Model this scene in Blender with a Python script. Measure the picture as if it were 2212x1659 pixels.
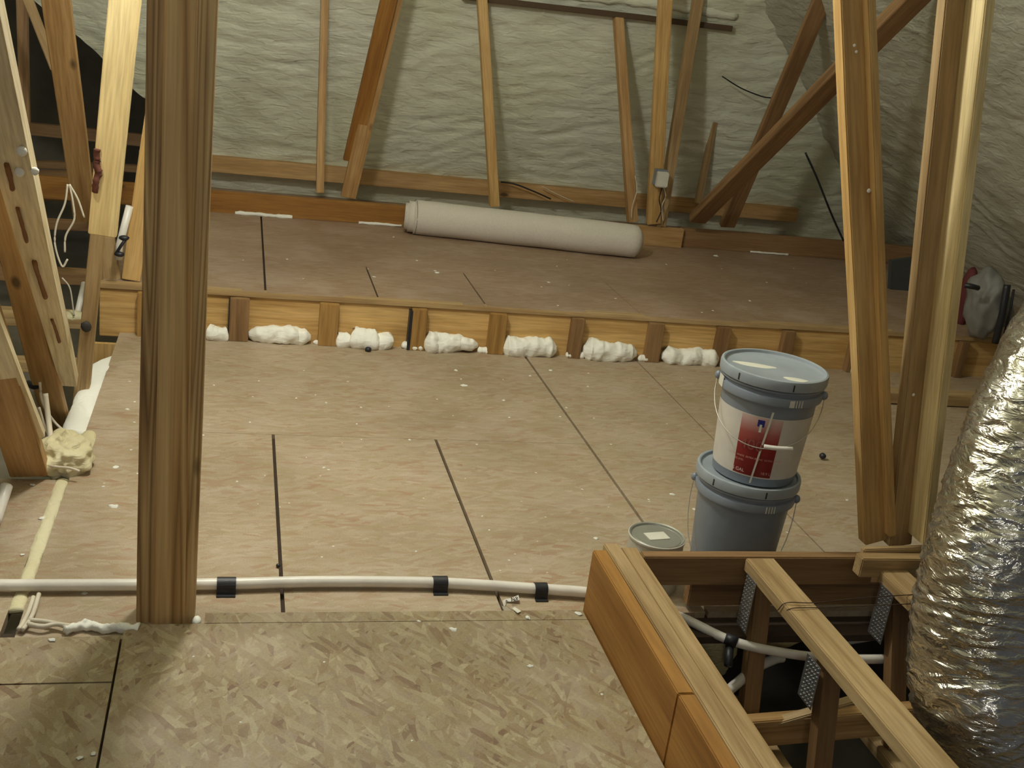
import bpy, bmesh, math, random
from mathutils import Vector, Matrix, noise
random.seed(7)
for o in list(bpy.data.objects): bpy.data.objects.remove(o)
SC = bpy.context.scene
COL = SC.collection

# ------------------------------------------------------------------ camera
F_PX, YAW, PIT, ROL, H = 2403.99, math.radians(15.1294), math.radians(18.9171), math.radians(7.539), 1.6
CX, CY = 1106.0, 829.5
Fw = Vector((math.sin(YAW)*math.cos(PIT), math.cos(YAW)*math.cos(PIT), -math.sin(PIT)))
R0 = Vector((math.cos(YAW), -math.sin(YAW), 0))
U0 = R0.cross(Fw)
cr, sr = math.cos(ROL), math.sin(ROL)
Rc = R0*cr + U0*sr
Uc = U0*cr - R0*sr
cam_d = bpy.data.cameras.new('camera'); cam = bpy.data.objects.new('camera', cam_d); COL.objects.link(cam)
cam_d.sensor_width = 36; cam_d.lens = F_PX/2212*36; cam_d.clip_start = 0.05
m = Matrix((Rc, Uc, -Fw)).transposed().to_4x4(); m.translation = Vector((0, 0, H))
cam.matrix_world = m
SC.camera = cam

# ------------------------------------------------------------------ world, lights, exposure
w = bpy.data.worlds.new('world'); SC.world = w; w.use_nodes = True
w.node_tree.nodes['Background'].inputs[0].default_value = (0.80, 0.86, 1.0, 1)
w.node_tree.nodes['Background'].inputs[1].default_value = 0.08
def lamp(name, loc, power, color, radius=0.04):
    l = bpy.data.lights.new(name, 'POINT'); l.energy = power; l.color = color; l.shadow_soft_size = radius
    o = bpy.data.objects.new(name, l); COL.objects.link(o); o.location = loc; return o
lamp('attic_bulb', (0.12, 3.35, 2.45), 116, (1.0, 0.99, 0.92), 0.10)
lamp('fill_light_behind', (-0.3, -0.9, 1.95), 34, (1.0, 0.98, 0.92), 0.12)  # unseen fill light added behind the camera
lamp('left_boards_light', (-0.62, 2.70, 2.06), 25, (1.0, 0.99, 0.86), 0.05)  # unseen light placed to brighten the pale boards at left
lamp('left_bay_light', (-4.2, 5.2, 2.2), 10, (1.0, 0.9, 0.7), 0.06)  # weak warm point light, out of view far to the left
SC.view_settings.view_transform = 'Standard'; SC.view_settings.look = 'None'
SC.view_settings.gamma = 1; SC.view_settings.use_curve_mapping = False
SC.view_settings.exposure = 0.0

# ------------------------------------------------------------------ pixel -> place
def ray(x, y):
    X, Y = x-CX, y-CY
    return Fw + Rc*(X/F_PX) - Uc*(Y/F_PX)
def on_z(x, y, z=0.0):
    r = ray(x, y); return Vector((0, 0, H)) + r*((z-H)/r.z)
def on_y(x, y, Y):
    r = ray(x, y); return Vector((0, 0, H)) + r*(Y/r.y)
def to_px(P):
    d = P-Vector((0, 0, H)); w = d.dot(Fw); return CX+F_PX*d.dot(Rc)/w, CY-F_PX*d.dot(Uc)/w
def depth_of(P): return (P-Vector((0, 0, H))).dot(Fw)

# ------------------------------------------------------------------ materials
def srgb(c):
    return tuple(((v/255)/12.92 if v/255 <= .04045 else ((v/255+.055)/1.055)**2.4) for v in c)
class N:
    def __init__(s, name):
        s.m = bpy.data.materials.new(name); s.m.use_nodes = True; s.t = s.m.node_tree
        s.b = s.t.nodes['Principled BSDF']; s.x = 0
    def n(s, typ, **kw):
        nd = s.t.nodes.new(typ)
        for k, v in kw.items():
            if k.startswith('i_'):
                key = k[2:]; key = int(key) if key.isdigit() else key.replace('_', ' ')
                nd.inputs[key].default_value = v
            else: setattr(nd, k, v)
        return nd
    def l(s, a, b): s.t.links.new(a, b)
    def ramp(s, fac, stops, interp='LINEAR'):
        r = s.n('ShaderNodeValToRGB'); r.color_ramp.interpolation = interp
        e = r.color_ramp.elements
        while len(e) < len(stops): e.new(0.5)
        for el, (p, c) in zip(e, stops): el.position = p; el.color = (*c, 1) if len(c) == 3 else c
        s.l(fac, r.inputs[0]); return r.outputs[0]
    def mix(s, fac, a, b, mode='MIX'):
        x = s.n('ShaderNodeMix', data_type='RGBA', blend_type=mode)
        for v, i in ((fac, 0), (a, 6), (b, 7)):
            if hasattr(v, 'node'): s.l(v, x.inputs[i])
            elif i == 0: x.inputs[0].default_value = v
            else: x.inputs[i].default_value = (*v, 1)
        return x.outputs[2]
    def bump(s, h, strength=.3, dist=.01):
        b = s.n('ShaderNodeBump', i_Strength=strength, i_Distance=dist); s.l(h, b.inputs['Height'])
        s.l(b.outputs[0], s.b.inputs['Normal']); return b

def wood(name, c0, c1, c2, rough=.6, knots=True, streak=1.0, zs=.055):
    """grain along local z; c0 dark line, c1 mid, c2 light"""
    M = N(name)
    tc = M.n('ShaderNodeTexCoord'); oi = M.n('ShaderNodeObjectInfo')
    mu = M.n('ShaderNodeMath', operation='MULTIPLY'); mu.inputs[1].default_value = 37.0; M.l(oi.outputs['Random'], mu.inputs[0])
    cmb = M.n('ShaderNodeCombineXYZ')
    for i in range(3): M.l(mu.outputs[0], cmb.inputs[i])
    add = M.n('ShaderNodeVectorMath', operation='ADD'); M.l(tc.outputs['Object'], add.inputs[0]); M.l(cmb.outputs[0], add.inputs[1])
    mp = M.n('ShaderNodeMapping'); mp.inputs['Scale'].default_value = (1, 1, zs); M.l(add.outputs[0], mp.inputs[0])
    # broad cathedral bands
    n1 = M.n('ShaderNodeTexNoise', i_Scale=9.0, i_Detail=2.0, i_Distortion=.6); M.l(mp.outputs[0], n1.inputs['Vector'])
    ml = M.n('ShaderNodeMath', operation='MULTIPLY'); ml.inputs[1].default_value = 13*streak; M.l(n1.outputs[0], ml.inputs[0])
    fr = M.n('ShaderNodeMath', operation='PINGPONG'); fr.inputs[1].default_value = 1; M.l(ml.outputs[0], fr.inputs[0])
    n2 = M.n('ShaderNodeTexNoise', i_Scale=130.0, i_Detail=5.0); M.l(mp.outputs[0], n2.inputs['Vector'])
    n3 = M.n('ShaderNodeTexNoise', i_Scale=2.2, i_Detail=2.0); M.l(add.outputs[0], n3.inputs['Vector'])
    base = M.ramp(fr.outputs[0], [(0, tuple((a+b)/2 for a, b in zip(c0, c1))), (.3, c1), (1, c2)])
    fine = M.ramp(n2.outputs[0], [(.3, (.78, .76, .72)), (.65, (1.06, 1.06, 1.06))])
    col = M.mix(1.0, base, fine, 'MULTIPLY')
    patch = M.ramp(n3.outputs[0], [(.3, (.86, .82, .78)), (.7, (1.08, 1.08, 1.06))])
    col = M.mix(1.0, col, patch, 'MULTIPLY')
    if knots:
        mk = M.n('ShaderNodeMapping'); mk.inputs['Scale'].default_value = (1, 1, .45); M.l(add.outputs[0], mk.inputs[0])
        vo = M.n('ShaderNodeTexVoronoi', i_Scale=4.2); M.l(mk.outputs[0], vo.inputs['Vector'])
        km = M.ramp(vo.outputs['Distance'], [(.035, (1, 1, 1)), (.075, (0, 0, 0))])
        col = M.mix(km, col, tuple(v*.28 for v in c1))
    M.l(col, M.b.inputs['Base Color']); M.b.inputs['Roughness'].default_value = rough
    M.bump(n2.outputs[0], .25, .002)
    return M.m

def osb(name, tones, along=0.0, sx=9, sy=42, scale=1.0, angs=(-.5, .35, 1.1, 0), dist=.10):
    M = N(name); tc = M.n('ShaderNodeTexCoord')
    nz = M.n('ShaderNodeTexNoise', i_Scale=6.0*scale, i_Detail=2.0); M.l(tc.outputs['Object'], nz.inputs['Vector'])
    sc_ = M.n('ShaderNodeVectorMath', operation='SCALE'); sc_.inputs['Scale'].default_value = dist; M.l(nz.outputs['Color'], sc_.inputs[0])
    ad = M.n('ShaderNodeVectorMath', operation='ADD'); M.l(tc.outputs['Object'], ad.inputs[0]); M.l(sc_.outputs[0], ad.inputs[1])
    cols = []
    for k, ang in enumerate(angs):
        vr = M.n('ShaderNodeVectorRotate', rotation_type='Z_AXIS'); vr.inputs['Angle'].default_value = -(along+ang); M.l(ad.outputs[0], vr.inputs['Vector'])
        mp = M.n('ShaderNodeMapping')
        mp.inputs['Scale'].default_value = (sx*scale, sy*scale, 3); mp.inputs['Location'].default_value = (k*3.1, k*1.7, 0)
        M.l(vr.outputs[0], mp.inputs[0])
        vo = M.n('ShaderNodeTexVoronoi', i_Scale=1.0); M.l(mp.outputs[0], vo.inputs['Vector'])
        sp = M.n('ShaderNodeSeparateColor'); M.l(vo.outputs['Color'], sp.inputs[0])
        cols.append((M.ramp(sp.outputs[k % 3], [(i/(len(tones)-1)*.9, t) for i, t in enumerate(tones)]), sp.outputs[(k+1) % 3]))
    c = cols[0][0]
    for k in (1, 2, 3):
        f = M.n('ShaderNodeMath', operation='GREATER_THAN'); f.inputs[1].default_value = .55; M.l(cols[k][1], f.inputs[0])
        g = M.n('ShaderNodeMath', operation='MULTIPLY'); g.inputs[1].default_value = .75; M.l(f.outputs[0], g.inputs[0])
        c = M.mix(g.outputs[0], c, cols[k][0])
    big = M.n('ShaderNodeTexNoise', i_Scale=1.6, i_Detail=4.0); M.l(tc.outputs['Object'], big.inputs['Vector'])
    c = M.mix(1.0, c, M.ramp(big.outputs[0], [(.3, (.84, .82, .80)), (.7, (1.1, 1.1, 1.12))]), 'MULTIPLY')
    fi = M.n('ShaderNodeTexNoise', i_Scale=240.0, i_Detail=2.0); M.l(tc.outputs['Object'], fi.inputs['Vector'])
    c = M.mix(1.0, c, M.ramp(fi.outputs[0], [(.3, (.86, .86, .86)), (.7, (1.08, 1.08, 1.08))]), 'MULTIPLY')
    # pale dusty smears
    du = M.n('ShaderNodeTexNoise', i_Scale=3.2, i_Detail=7.0, i_Roughness=.62); M.l(tc.outputs['Object'], du.inputs['Vector'])
    c = M.mix(M.ramp(du.outputs[0], [(.5, (0, 0, 0)), (.78, (.5, .5, .5))]), c, (.46, .37, .31))
    M.l(c, M.b.inputs['Base Color']); M.b.inputs['Roughness'].default_value = .55
    M.bump(cols[1][1], .15, .002)
    return M.m

def foam(name, c0, c1, bscale=28, st=.6):
    M = N(name); tc = M.n('ShaderNodeTexCoord')
    mp = M.n('ShaderNodeMapping'); mp.inputs['Scale'].default_value = (.5, .5, 1.5); M.l(tc.outputs['Object'], mp.inputs[0])
    a = M.n('ShaderNodeTexNoise', i_Scale=bscale, i_Detail=5.0, i_Distortion=.8); M.l(mp.outputs[0], a.inputs['Vector'])
    b = M.n('ShaderNodeTexNoise', i_Scale=1.3, i_Detail=4.0); M.l(tc.outputs['Object'], b.inputs['Vector'])
    c = M.mix(M.ramp(b.outputs[0], [(.35, (0, 0, 0)), (.7, (1, 1, 1))]), c0, c1)
    M.l(c, M.b.inputs['Base Color']); M.b.inputs['Roughness'].default_value = .62
    M.bump(a.outputs[0], st, .012); return M.m

def plain(name, c, rough=.5, metal=0.0, bump=None, emit=None, spec=None):
    M = N(name); M.b.inputs['Base Color'].default_value = (*c, 1); M.b.inputs['Roughness'].default_value = rough
    M.b.inputs['Metallic'].default_value = metal
    tc = M.n('ShaderNodeTexCoord'); a = M.n('ShaderNodeTexNoise', i_Scale=(bump or (14, 0))[0], i_Detail=4.0); M.l(tc.outputs['Object'], a.inputs['Vector'])
    M.l(M.mix(1.0, c, M.ramp(a.outputs[0], [(.3, (.90, .90, .90)), (.7, (1.06, 1.06, 1.06))]), 'MULTIPLY'), M.b.inputs['Base Color'])
    if bump: M.bump(a.outputs[0], bump[1], .004)
    return M.m

W_POST = wood('pine_post_brown', srgb((112, 84, 48)), srgb((194, 154, 98)), srgb((220, 188, 134)), streak=2.0, zs=.02)
W_POST2 = wood('pine_post_dark', srgb((92, 70, 42)), srgb((172, 138, 90)), srgb((204, 174, 124)), streak=2.0, zs=.02)
W_POST3 = wood('pine_post_light', srgb((112, 84, 46)), srgb((196, 162, 108)), srgb((218, 190, 140)), streak=2.2, zs=.02)
W_PALE = wood('pine_pale', srgb((208, 180, 124)), srgb((234, 212, 156)), srgb((240, 220, 168)), streak=.5)
W_WHITE = wood('pine_whitish', srgb((200, 176, 132)), srgb((232, 218, 182)), srgb((240, 228, 196)), streak=.7)
W_MID = wood('pine_mid', srgb((156, 120, 72)), srgb((184, 146, 94)), srgb((196, 160, 110)), streak=.7)
W_TAN = wood('pine_tan', srgb((142, 114, 76)), srgb((176, 148, 104)), srgb((188, 162, 120)), streak=.6)
W_ORANGE = wood('fir_orange', srgb((126, 82, 30)), srgb((154, 106, 42)), srgb((166, 120, 56)), streak=.4)
W_HONEY = wood('fir_honey', srgb((174, 134, 76)), srgb((204, 166, 104)), srgb((212, 176, 116)), streak=.6)
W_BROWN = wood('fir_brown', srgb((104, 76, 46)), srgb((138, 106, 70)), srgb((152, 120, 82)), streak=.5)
W_BLOCK = wood('offcut_brown', srgb((122, 88, 42)), srgb((160, 122, 64)), srgb((172, 134, 76)), streak=.6)
OSB_FRONT = osb('osb_near', [srgb((118, 90, 66)), srgb((148, 130, 94)), srgb((156, 142, 108)), srgb((146, 128, 104)), srgb((172, 160, 126)), srgb((142, 122, 88))], along=1.45, sx=16, sy=64, dist=.03, angs=(-.7, -.2, .25, .8))
OSB_FAR = osb('osb_far', [srgb((164, 132, 104)), srgb((170, 151, 122)), srgb((178, 161, 136)), srgb((164, 147, 112)), srgb((184, 167, 144)), srgb((168, 149, 122))], along=0, sx=16, sy=70, angs=(-.35, .2, .5, 0.0), dist=.045)
OSB_UP = osb('osb_upper', [srgb((150, 118, 94)), srgb((160, 134, 106)), srgb((164, 140, 118)), srgb((154, 130, 100)), srgb((170, 146, 124))], along=0, sx=14, sy=70, angs=(-.3, .2, .4, 0.0), dist=.045)
FOAM = foam('spray_foam_roof', srgb((214, 216, 188)), srgb((224, 226, 208)), 26, .8)
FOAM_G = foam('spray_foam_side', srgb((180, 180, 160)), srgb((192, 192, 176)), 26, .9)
FOAM_W = foam('spray_foam_white', srgb((242, 240, 226)), srgb((248, 247, 240)), 34, .45)
FOAM_O = foam('spray_foam_aged', srgb((206, 194, 150)), srgb((224, 216, 182)), 46, .6)
DARK = plain('dark_gap', (.05, .03, .018), .9)
DRYWALL = plain('drywall_back', (.24, .21, .15), .9)
PVC = plain('white_pvc', srgb((226, 220, 210)), .35)
BLACK = plain('black_rubber', (.018, .018, .022), .45, bump=(60, .3))
GREY = plain('grey_pail_plastic', srgb((128, 136, 146)), .38)
GREY2 = plain('grey_lid_plastic', srgb((150, 158, 164)), .42)
PAPER = plain('label_paper', srgb((206, 200, 190)), .5)
SMEAR = plain('dried_white_paint', srgb((214, 212, 196)), .6)
FELT = plain('white_felt', srgb((214, 206, 192)), .9, bump=(220, .5))
STEEL = plain('zinc_plate', (.42, .42, .42), .4, .9, bump=(120, .6))
WIRE = plain('steel_wire', (.55, .53, .48), .35, .8)
CABLE = plain('white_cable', srgb((214, 204, 184)), .5)
INK = plain('dark_ink', (.03, .025, .02), .7)
BLUE = plain('blue_print', srgb((40, 40, 120)), .5)
BOXW = plain('box_plastic', srgb((214, 210, 196)), .4)
BAGG = plain('grey_bag', srgb((120, 118, 112)), .55, bump=(9, .8))
REDC = plain('dark_red_cloth', srgb((96, 40, 40)), .8)
INSUL = foam('fibre_insulation', srgb((200, 188, 136)), srgb((220, 208, 164)), 60, .8)
CANW = plain('can_paint', srgb((190, 186, 172)), .4)
CANM = plain('can_lid_metal', srgb((170, 170, 158)), .38, .55)

def red_print():
    M = N('red_print'); tc = M.n('ShaderNodeTexCoord'); sp = M.n('ShaderNodeSeparateXYZ'); M.l(tc.outputs['Object'], sp.inputs[0])
    mr = M.n('ShaderNodeMapRange'); mr.inputs[1].default_value = .04; mr.inputs[2].default_value = .222; M.l(sp.outputs[2], mr.inputs[0])
    c = M.ramp(mr.outputs[0], [(0, srgb((118, 26, 24))), (.45, srgb((138, 34, 36))), (.72, srgb((164, 84, 78))), (1, srgb((206, 178, 170)))])
    M.l(c, M.b.inputs['Base Color']); M.b.inputs['Roughness'].default_value = .4; return M.m
REDP = red_print()
def foil():
    M = N('duct_foil'); tc = M.n('ShaderNodeTexCoord')
    mp = M.n('ShaderNodeMapping'); mp.inputs['Scale'].default_value = (1, 1, 3.2); mp.inputs['Rotation'].default_value = (0, .35, 0); M.l(tc.outputs['Object'], mp.inputs[0])
    a = M.n('ShaderNodeTexNoise', i_Scale=15.0, i_Detail=4.0, i_Distortion=1.0); M.l(mp.outputs[0], a.inputs['Vector'])
    b = M.n('ShaderNodeTexNoise', i_Scale=6.0, i_Detail=3.0); M.l(tc.outputs['Object'], b.inputs['Vector'])
    M.l(M.ramp(b.outputs[0], [(.35, srgb((176, 168, 146))), (.7, srgb((222, 220, 212)))]), M.b.inputs['Base Color'])
    M.b.inputs['Metallic'].default_value = .92; M.b.inputs['Roughness'].default_value = .2
    M.bump(a.outputs[0], .5, .02); return M.m
FOIL = foil()

# ------------------------------------------------------------------ object helpers
def tag(o, label=None, cat=None, group=None, kind=None):
    if label: o['label'] = label
    if cat: o['category'] = cat
    if group: o['group'] = group
    if kind: o['kind'] = kind
    return o
def link(name, me, mat, parent=None, mw=None, smooth=False):
    if mat: me.materials.append(mat)
    if smooth:
        for p in me.polygons: p.use_smooth = True
    o = bpy.data.objects.new(name, me); COL.objects.link(o)
    if mw is not None: o.matrix_world = mw
    if parent is not None:
        o.parent = parent; o.matrix_parent_inverse = PINV[parent.name]
    return o
PINV = {}
def empty(name, loc=(0, 0, 0)):
    o = bpy.data.objects.new(name, None); COL.objects.link(o); o.location = loc; o.empty_display_size = .1
    PINV[o.name] = Matrix.Translation(Vector(loc)).inverted(); return o
def reg(o): PINV[o.name] = o.matrix_world.inverted() if o.matrix_world else Matrix(); return o
def bm_box(bm, lo, hi, rot=None):
    vs = [bm.verts.new((x, y, z)) for x in (lo[0], hi[0]) for y in (lo[1], hi[1]) for z in (lo[2], hi[2])]
    for f in ((0, 1, 3, 2), (4, 6, 7, 5), (0, 4, 5, 1), (2, 3, 7, 6), (0, 2, 6, 4), (1, 5, 7, 3)): bm.faces.new([vs[i] for i in f])
    return vs
def done(bm, name):
    bmesh.ops.recalc_face_normals(bm, faces=bm.faces)
    me = bpy.data.meshes.new(name); bm.to_mesh(me); bm.free(); return me
def wbox(name, lo, hi, mat, parent=None, bevel=0.0):
    """axis aligned box with its own origin at its centre"""
    c = (Vector(lo)+Vector(hi))/2; bm = bmesh.new(); bm_box(bm, Vector(lo)-c, Vector(hi)-c)
    if bevel: bmesh.ops.bevel(bm, geom=bm.edges[:], offset=bevel, segments=2, affect='EDGES')
    return link(name, done(bm, name), mat, parent, Matrix.Translation(c))
def board3(name, P0, P1, wd, wdt, dep, mat, parent=None, bevel=.003, taper=1.0, w1=None):
    """board from P0 to P1 (centre line of its front face); wd = direction of the width, depth goes away from the viewer side"""
    P0, P1 = Vector(P0), Vector(P1); ax = (P1-P0); L = ax.length; ax.normalize()
    x = (Vector(wd)-ax*Vector(wd).dot(ax)).normalized(); y = ax.cross(x).normalized()
    bm = bmesh.new(); h = wdt/2; h1 = (w1 or wdt)/2
    n = max(2, int(L/.25)); rings = []
    ph = random.random()*40
    for i in range(n+1):
        t = i/n; hh = h+(h1-h)*t; wob = (noise.noise(Vector((ph, t*L*1.3, 0))))*.004
        rings.append([bm.verts.new((sx*hh+wob, yy, t*L)) for sx, yy in ((-1, 0), (1, 0), (1, dep), (-1, dep))])
    for a, b in zip(rings, rings[1:]):
        for k in range(4): bm.faces.new((a[k], a[(k+1) % 4], b[(k+1) % 4], b[k]))
    bm.faces.new(rings[0][::-1]); bm.faces.new(rings[-1])
    bmesh.ops.recalc_face_normals(bm, faces=bm.faces)
    if bevel:
        ed = [e for e in bm.edges if len(e.link_faces) == 2 and e.calc_face_angle(0) > .8]
        bmesh.ops.bevel(bm, geom=ed, offset=bevel, segments=2, affect='EDGES', clamp_overlap=True)
    M = Matrix((x, y, ax)).transposed().to_4x4(); M.translation = P0
    # depth must point away (+Y); flip if it does not
    if y.y < 0:
        M = Matrix((-x, -y, ax)).transposed().to_4x4(); M.translation = P0
    return link(name, done(bm, name), mat, parent, M)
def bpx(name, a, b, Ya, Yb, wpx, dep, mat, parent=None, ext=0.0, extb=0.0, wb=None, **k):
    """board whose front-face centre line is seen from pixel a (at depth Ya) to pixel b (at depth Yb)"""
    A, B = on_y(*a, Ya), on_y(*b, Yb)
    wm = wpx*depth_of(A)/F_PX; wm1 = (wb or 0)*depth_of(B)/F_PX if wb else None
    d = (B-A).normalized(); A2 = A-d*ext; B2 = B+d*extb
    wd = d.cross(Vector((0, 1, 0)))
    return board3(name, A2, B2, wd, wm, dep, mat, parent, w1=wm1, **k)
def lathe(name, prof, mat, parent=None, loc=(0, 0, 0), seg=64, cap=True, smooth=True):
    bm = bmesh.new(); R = []
    for r, z in prof:
        if r < 1e-5: R.append([bm.verts.new((0, 0, z))]*seg)
        else: R.append([bm.verts.new((r*math.cos(2*math.pi*i/seg), r*math.sin(2*math.pi*i/seg), z)) for i in range(seg)])
    for a, b in zip(R, R[1:]):
        for i in range(seg):
            vs = [a[i], a[(i+1) % seg], b[(i+1) % seg], b[i]]; u = []
            for v in vs:
                if v not in u: u.append(v)
            if len(u) > 2:
                try: bm.faces.new(u)
                except ValueError: pass
    me = done(bm, name)
    o = link(name, me, mat, parent, Matrix.Translation(loc), smooth)
    if smooth: me.set_sharp_from_angle(angle=math.radians(38))
    return o
def smooth_path(pts, n=8):
    pts = [Vector(p) for p in pts]; out = []
    P = [pts[0]*2-pts[1]]+pts+[pts[-1]*2-pts[-2]]
    for i in range(1, len(P)-2):
        for k in range(n):
            t = k/n; a, b, c, d = P[i-1:i+3]
            out.append(.5*((2*b)+(c-a)*t+(2*a-5*b+4*c-d)*t*t+(3*b-a-3*c+d)*t**3))
    out.append(pts[-1]); return out
def tube(name, pts, r, mat, parent=None, seg=12, lump=0.0, lf=20, fr=None, flat=1.0, sm=8, ends=True):
    P = smooth_path(pts, sm) if sm else [Vector(p) for p in pts]
    bm = bmesh.new(); R = []; up = Vector((0, 0, 1)); org = P[0].copy()
    n = len(P); ph = random.random()*50
    for i, p in enumerate(P):
        d = (P[min(i+1, n-1)]-P[max(i-1, 0)]).normalized()
        x = d.cross(up)
        if x.length < .05: x = d.cross(Vector((0, 1, 0)))
        x.normalize(); y = x.cross(d)
        rr = fr(i/(n-1)) if fr else r
        ring = []
        for k in range(seg):
            a = 2*math.pi*k/seg; q = p+(x*math.cos(a)+y*math.sin(a)*flat)*rr
            if lump: q = q+(q-p)*(noise.noise(q*lf+Vector((ph, 0, 0)))*lump+noise.noise(q*lf*2.7)*lump*.45)
            ring.append(bm.verts.new(q-org))
        R.append(ring)
    for a, b in zip(R, R[1:]):
        for k in range(seg): bm.faces.new((a[k], a[(k+1) % seg], b[(k+1) % seg], b[k]))
    if ends: bm.faces.new(R[0]); bm.faces.new(R[-1])
    return link(name, done(bm, name), mat, parent, Matrix.Translation(org), True)
def blob(name, c, s, mat, parent=None, sub=3, amp=.25, lf=14, flatbottom=None):
    bm = bmesh.new(); bmesh.ops.create_icosphere(bm, subdivisions=sub, radius=1); ph = Vector((random.random()*40, 0, 0))
    for v in bm.verts:
        d = v.co.copy(); k = 1+noise.noise(Vector((d.x*s[0], d.y*s[1], d.z*s[2]))*lf+ph)*amp+noise.noise(d*3+ph)*amp*.6
        v.co = Vector((d.x*s[0]*k, d.y*s[1]*k, d.z*s[2]*k))
        if flatbottom is not None: v.co.z = max(v.co.z, flatbottom-c[2])
    return link(name, done(bm, name), mat, parent, Matrix.Translation(c), True)
def sub(o):
    bpy.context.view_layer.update(); PINV[o.name] = o.matrix_world.inverted(); return o
def struct(o): o['kind'] = 'structure'; return o
def thing(o, label, cat, group=None): tag(o, label, cat, group); return o
def nodes_merge(name, boxes, mat, kind='structure', parent=None):
    bm = bmesh.new()
    for lo, hi in boxes: bm_box(bm, lo, hi)
    o = link(name, done(bm, name), mat, parent)
    if kind: o['kind'] = kind
    return o
Z2 = .225       # level of the raised deck
YS = 4.96       # front of the step

# ================================================================== SETTING
g = .0055
XR = 4.75
nodes_merge('floor', [
    ((-.475, 2.60, -.018), (.167-g, 3.84, 0)), ((.167+g, 2.60, -.018), (.77-g, 3.84, 0)), ((.77+g, 2.60, -.018), (1.375-g, 3.84, 0)),
    ((-.475, 3.842, -.018), (1.375-g, YS+.02, 0)), ((1.375+g, 2.60, -.018), (1.95-g*.6, YS+.02, 0)), ((1.95+g*.6, 2.60, -.018), (XR, YS+.02, 0)),
    ((-.475, 2.50, -.018), (-.03, 2.60, 0)), ((-.03, 2.56, -.018), (.99, 2.60, 0))], OSB_FAR)
nodes_merge('floor_sheathing_under', [((-.475, 2.5, -.04), (XR, YS, -.0185))], DARK)
# near deck
nodes_merge('floor_near', [((-.224, .3, -.012), (.992, 2.545, .014)), ((-1.3, 2.306, -.012), (-.230, 2.495, .012)), ((-1.3, .3, -.012), (-.230, 2.300, .012)),
                           ((-.032, 2.549, -.012), (.992, 2.597, .013))], OSB_FRONT)
nodes_merge('floor_near_under', [((-1.3, .3, -.05), (.99, 2.55, -.0125))], DARK)
nodes_merge('floor_left', [((-1.5, 2.50, -.03), (-.512, 3.42, -.002))], OSB_FAR)
nodes_merge('floor_upper', [
    ((-.55, YS-.005, Z2-.018), (.14, 5.57, Z2)), ((.15, YS-.005, Z2-.018), (.652, 5.57, Z2)), ((.660, YS-.005, Z2-.018), (1.162, 5.57, Z2)),
    ((1.17, YS-.005, Z2-.018), (1.95, 5.57, Z2)), ((1.953, YS-.005, Z2-.018), (2.6, 5.57, Z2)), ((2.602, YS-.005, Z2-.018), (XR+.3, 5.57, Z2)),
    ((-.55, 5.571, Z2-.018), (.14, 6.72, Z2)), ((.15, 5.571, Z2-.018), (XR+.3, 6.72, Z2)),
    ((-.55, 6.72, Z2-.018), (XR+.3, 7.6, Z2-.006))], OSB_UP)
nodes_merge('floor_upper_under', [((-.55, YS+.05, Z2-.05), (XR, 7.6, Z2-.0185))], DARK)
nodes_merge('ceiling_below', [((-5, -.5, -.62), (6, 10, -.58))], DRYWALL)
nodes_merge('wall_far', [((-6, 9.6, -.6), (6, 9.65, 3.2))], DRYWALL)
nodes_merge('wall_left', [((-5.0, -1, -.6), (-4.95, 9.6, 3.2))], DRYWALL)

# foam roof planes ---------------------------------------------------
def foam_plane(name, mat, P, U, V, nu, nv, keep=None, amp=.02, sc=1.6, vlow=None, horiz=(1, 1, 1)):
    """grid P + u*U + v*V, rippled along its normal like sprayed foam, with thickness"""
    P, U, V = Vector(P), Vector(U), Vector(V); nrm = U.cross(V).normalized(); bm = bmesh.new(); G = {}
    hx, hy, hz = horiz
    for i in range(nu+1):
        lo = vlow((P+U*(i/nu)).x) if vlow else 0.0
        for j in range(nv+1):
            t = lo+(1-lo)*(j/nv); q = P+U*(i/nu)+V*t
            h = Vector((q.x*hx, q.y*hy, q.z*hz))
            wv = h+Vector((noise.noise(h*1.3), noise.noise(h*1.1+Vector((5, 0, 0))), noise.noise(h*1.7+Vector((0, 9, 0)))))*.22
            r1 = abs(noise.noise(Vector((wv.x*3.6, wv.y*3.6, wv.z*14)))); r2 = abs(noise.noise(Vector((wv.x*8, wv.y*8, wv.z*30))))
            d = noise.noise(q*sc)*amp+(.5-r1)*.020+(.5-r2)*.011
            G[i, j] = (q, q+nrm*d)
    V_ = {}
    def vt(i, j):
        if (i, j) not in V_: V_[i, j] = bm.verts.new(G[i, j][1])
        return V_[i, j]
    for i in range(nu):
        for j in range(nv):
            c = G[i, j][0]
            if keep and not keep(c): continue
            bm.faces.new((vt(i, j), vt(i+1, j), vt(i+1, j+1), vt(i, j+1)))
    o = link(name, done(bm, name), mat, None, None, True)
    o['kind'] = 'structure'
    return o
def roofY(z): return 7.45-(z-.2)*.46
def hipX(z): return 4.85-z*1.0
def keep_back(c): return c.x < hipX(c.z)+.12
def low_back(x):
    # the foam stops along a rising edge on the left, open to the dark eave beyond
    if x > -.25: return 0.0
    return min(.95, max(0, (.66+(-.42-x)*.86+noise.noise(Vector((x*4, 0, 0)))*.05-.1)/3.2)) * min(1, (-.25-x)/.12)
foam_plane('ceiling_back', FOAM, (-3.2, roofY(.1), .1), (8.4, 0, 0), (0, roofY(3.3)-roofY(.1), 3.2), 300, 200, keep_back, vlow=low_back)
def keep_right(c): return c.y < roofY(c.z)+.15
foam_plane('ceiling_right', FOAM_G, (hipX(0), 0.2, 0), (0, 7.6, 0), (hipX(3.3)-hipX(0), 0, 3.3), 260, 200, keep_right, amp=.035)
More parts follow.
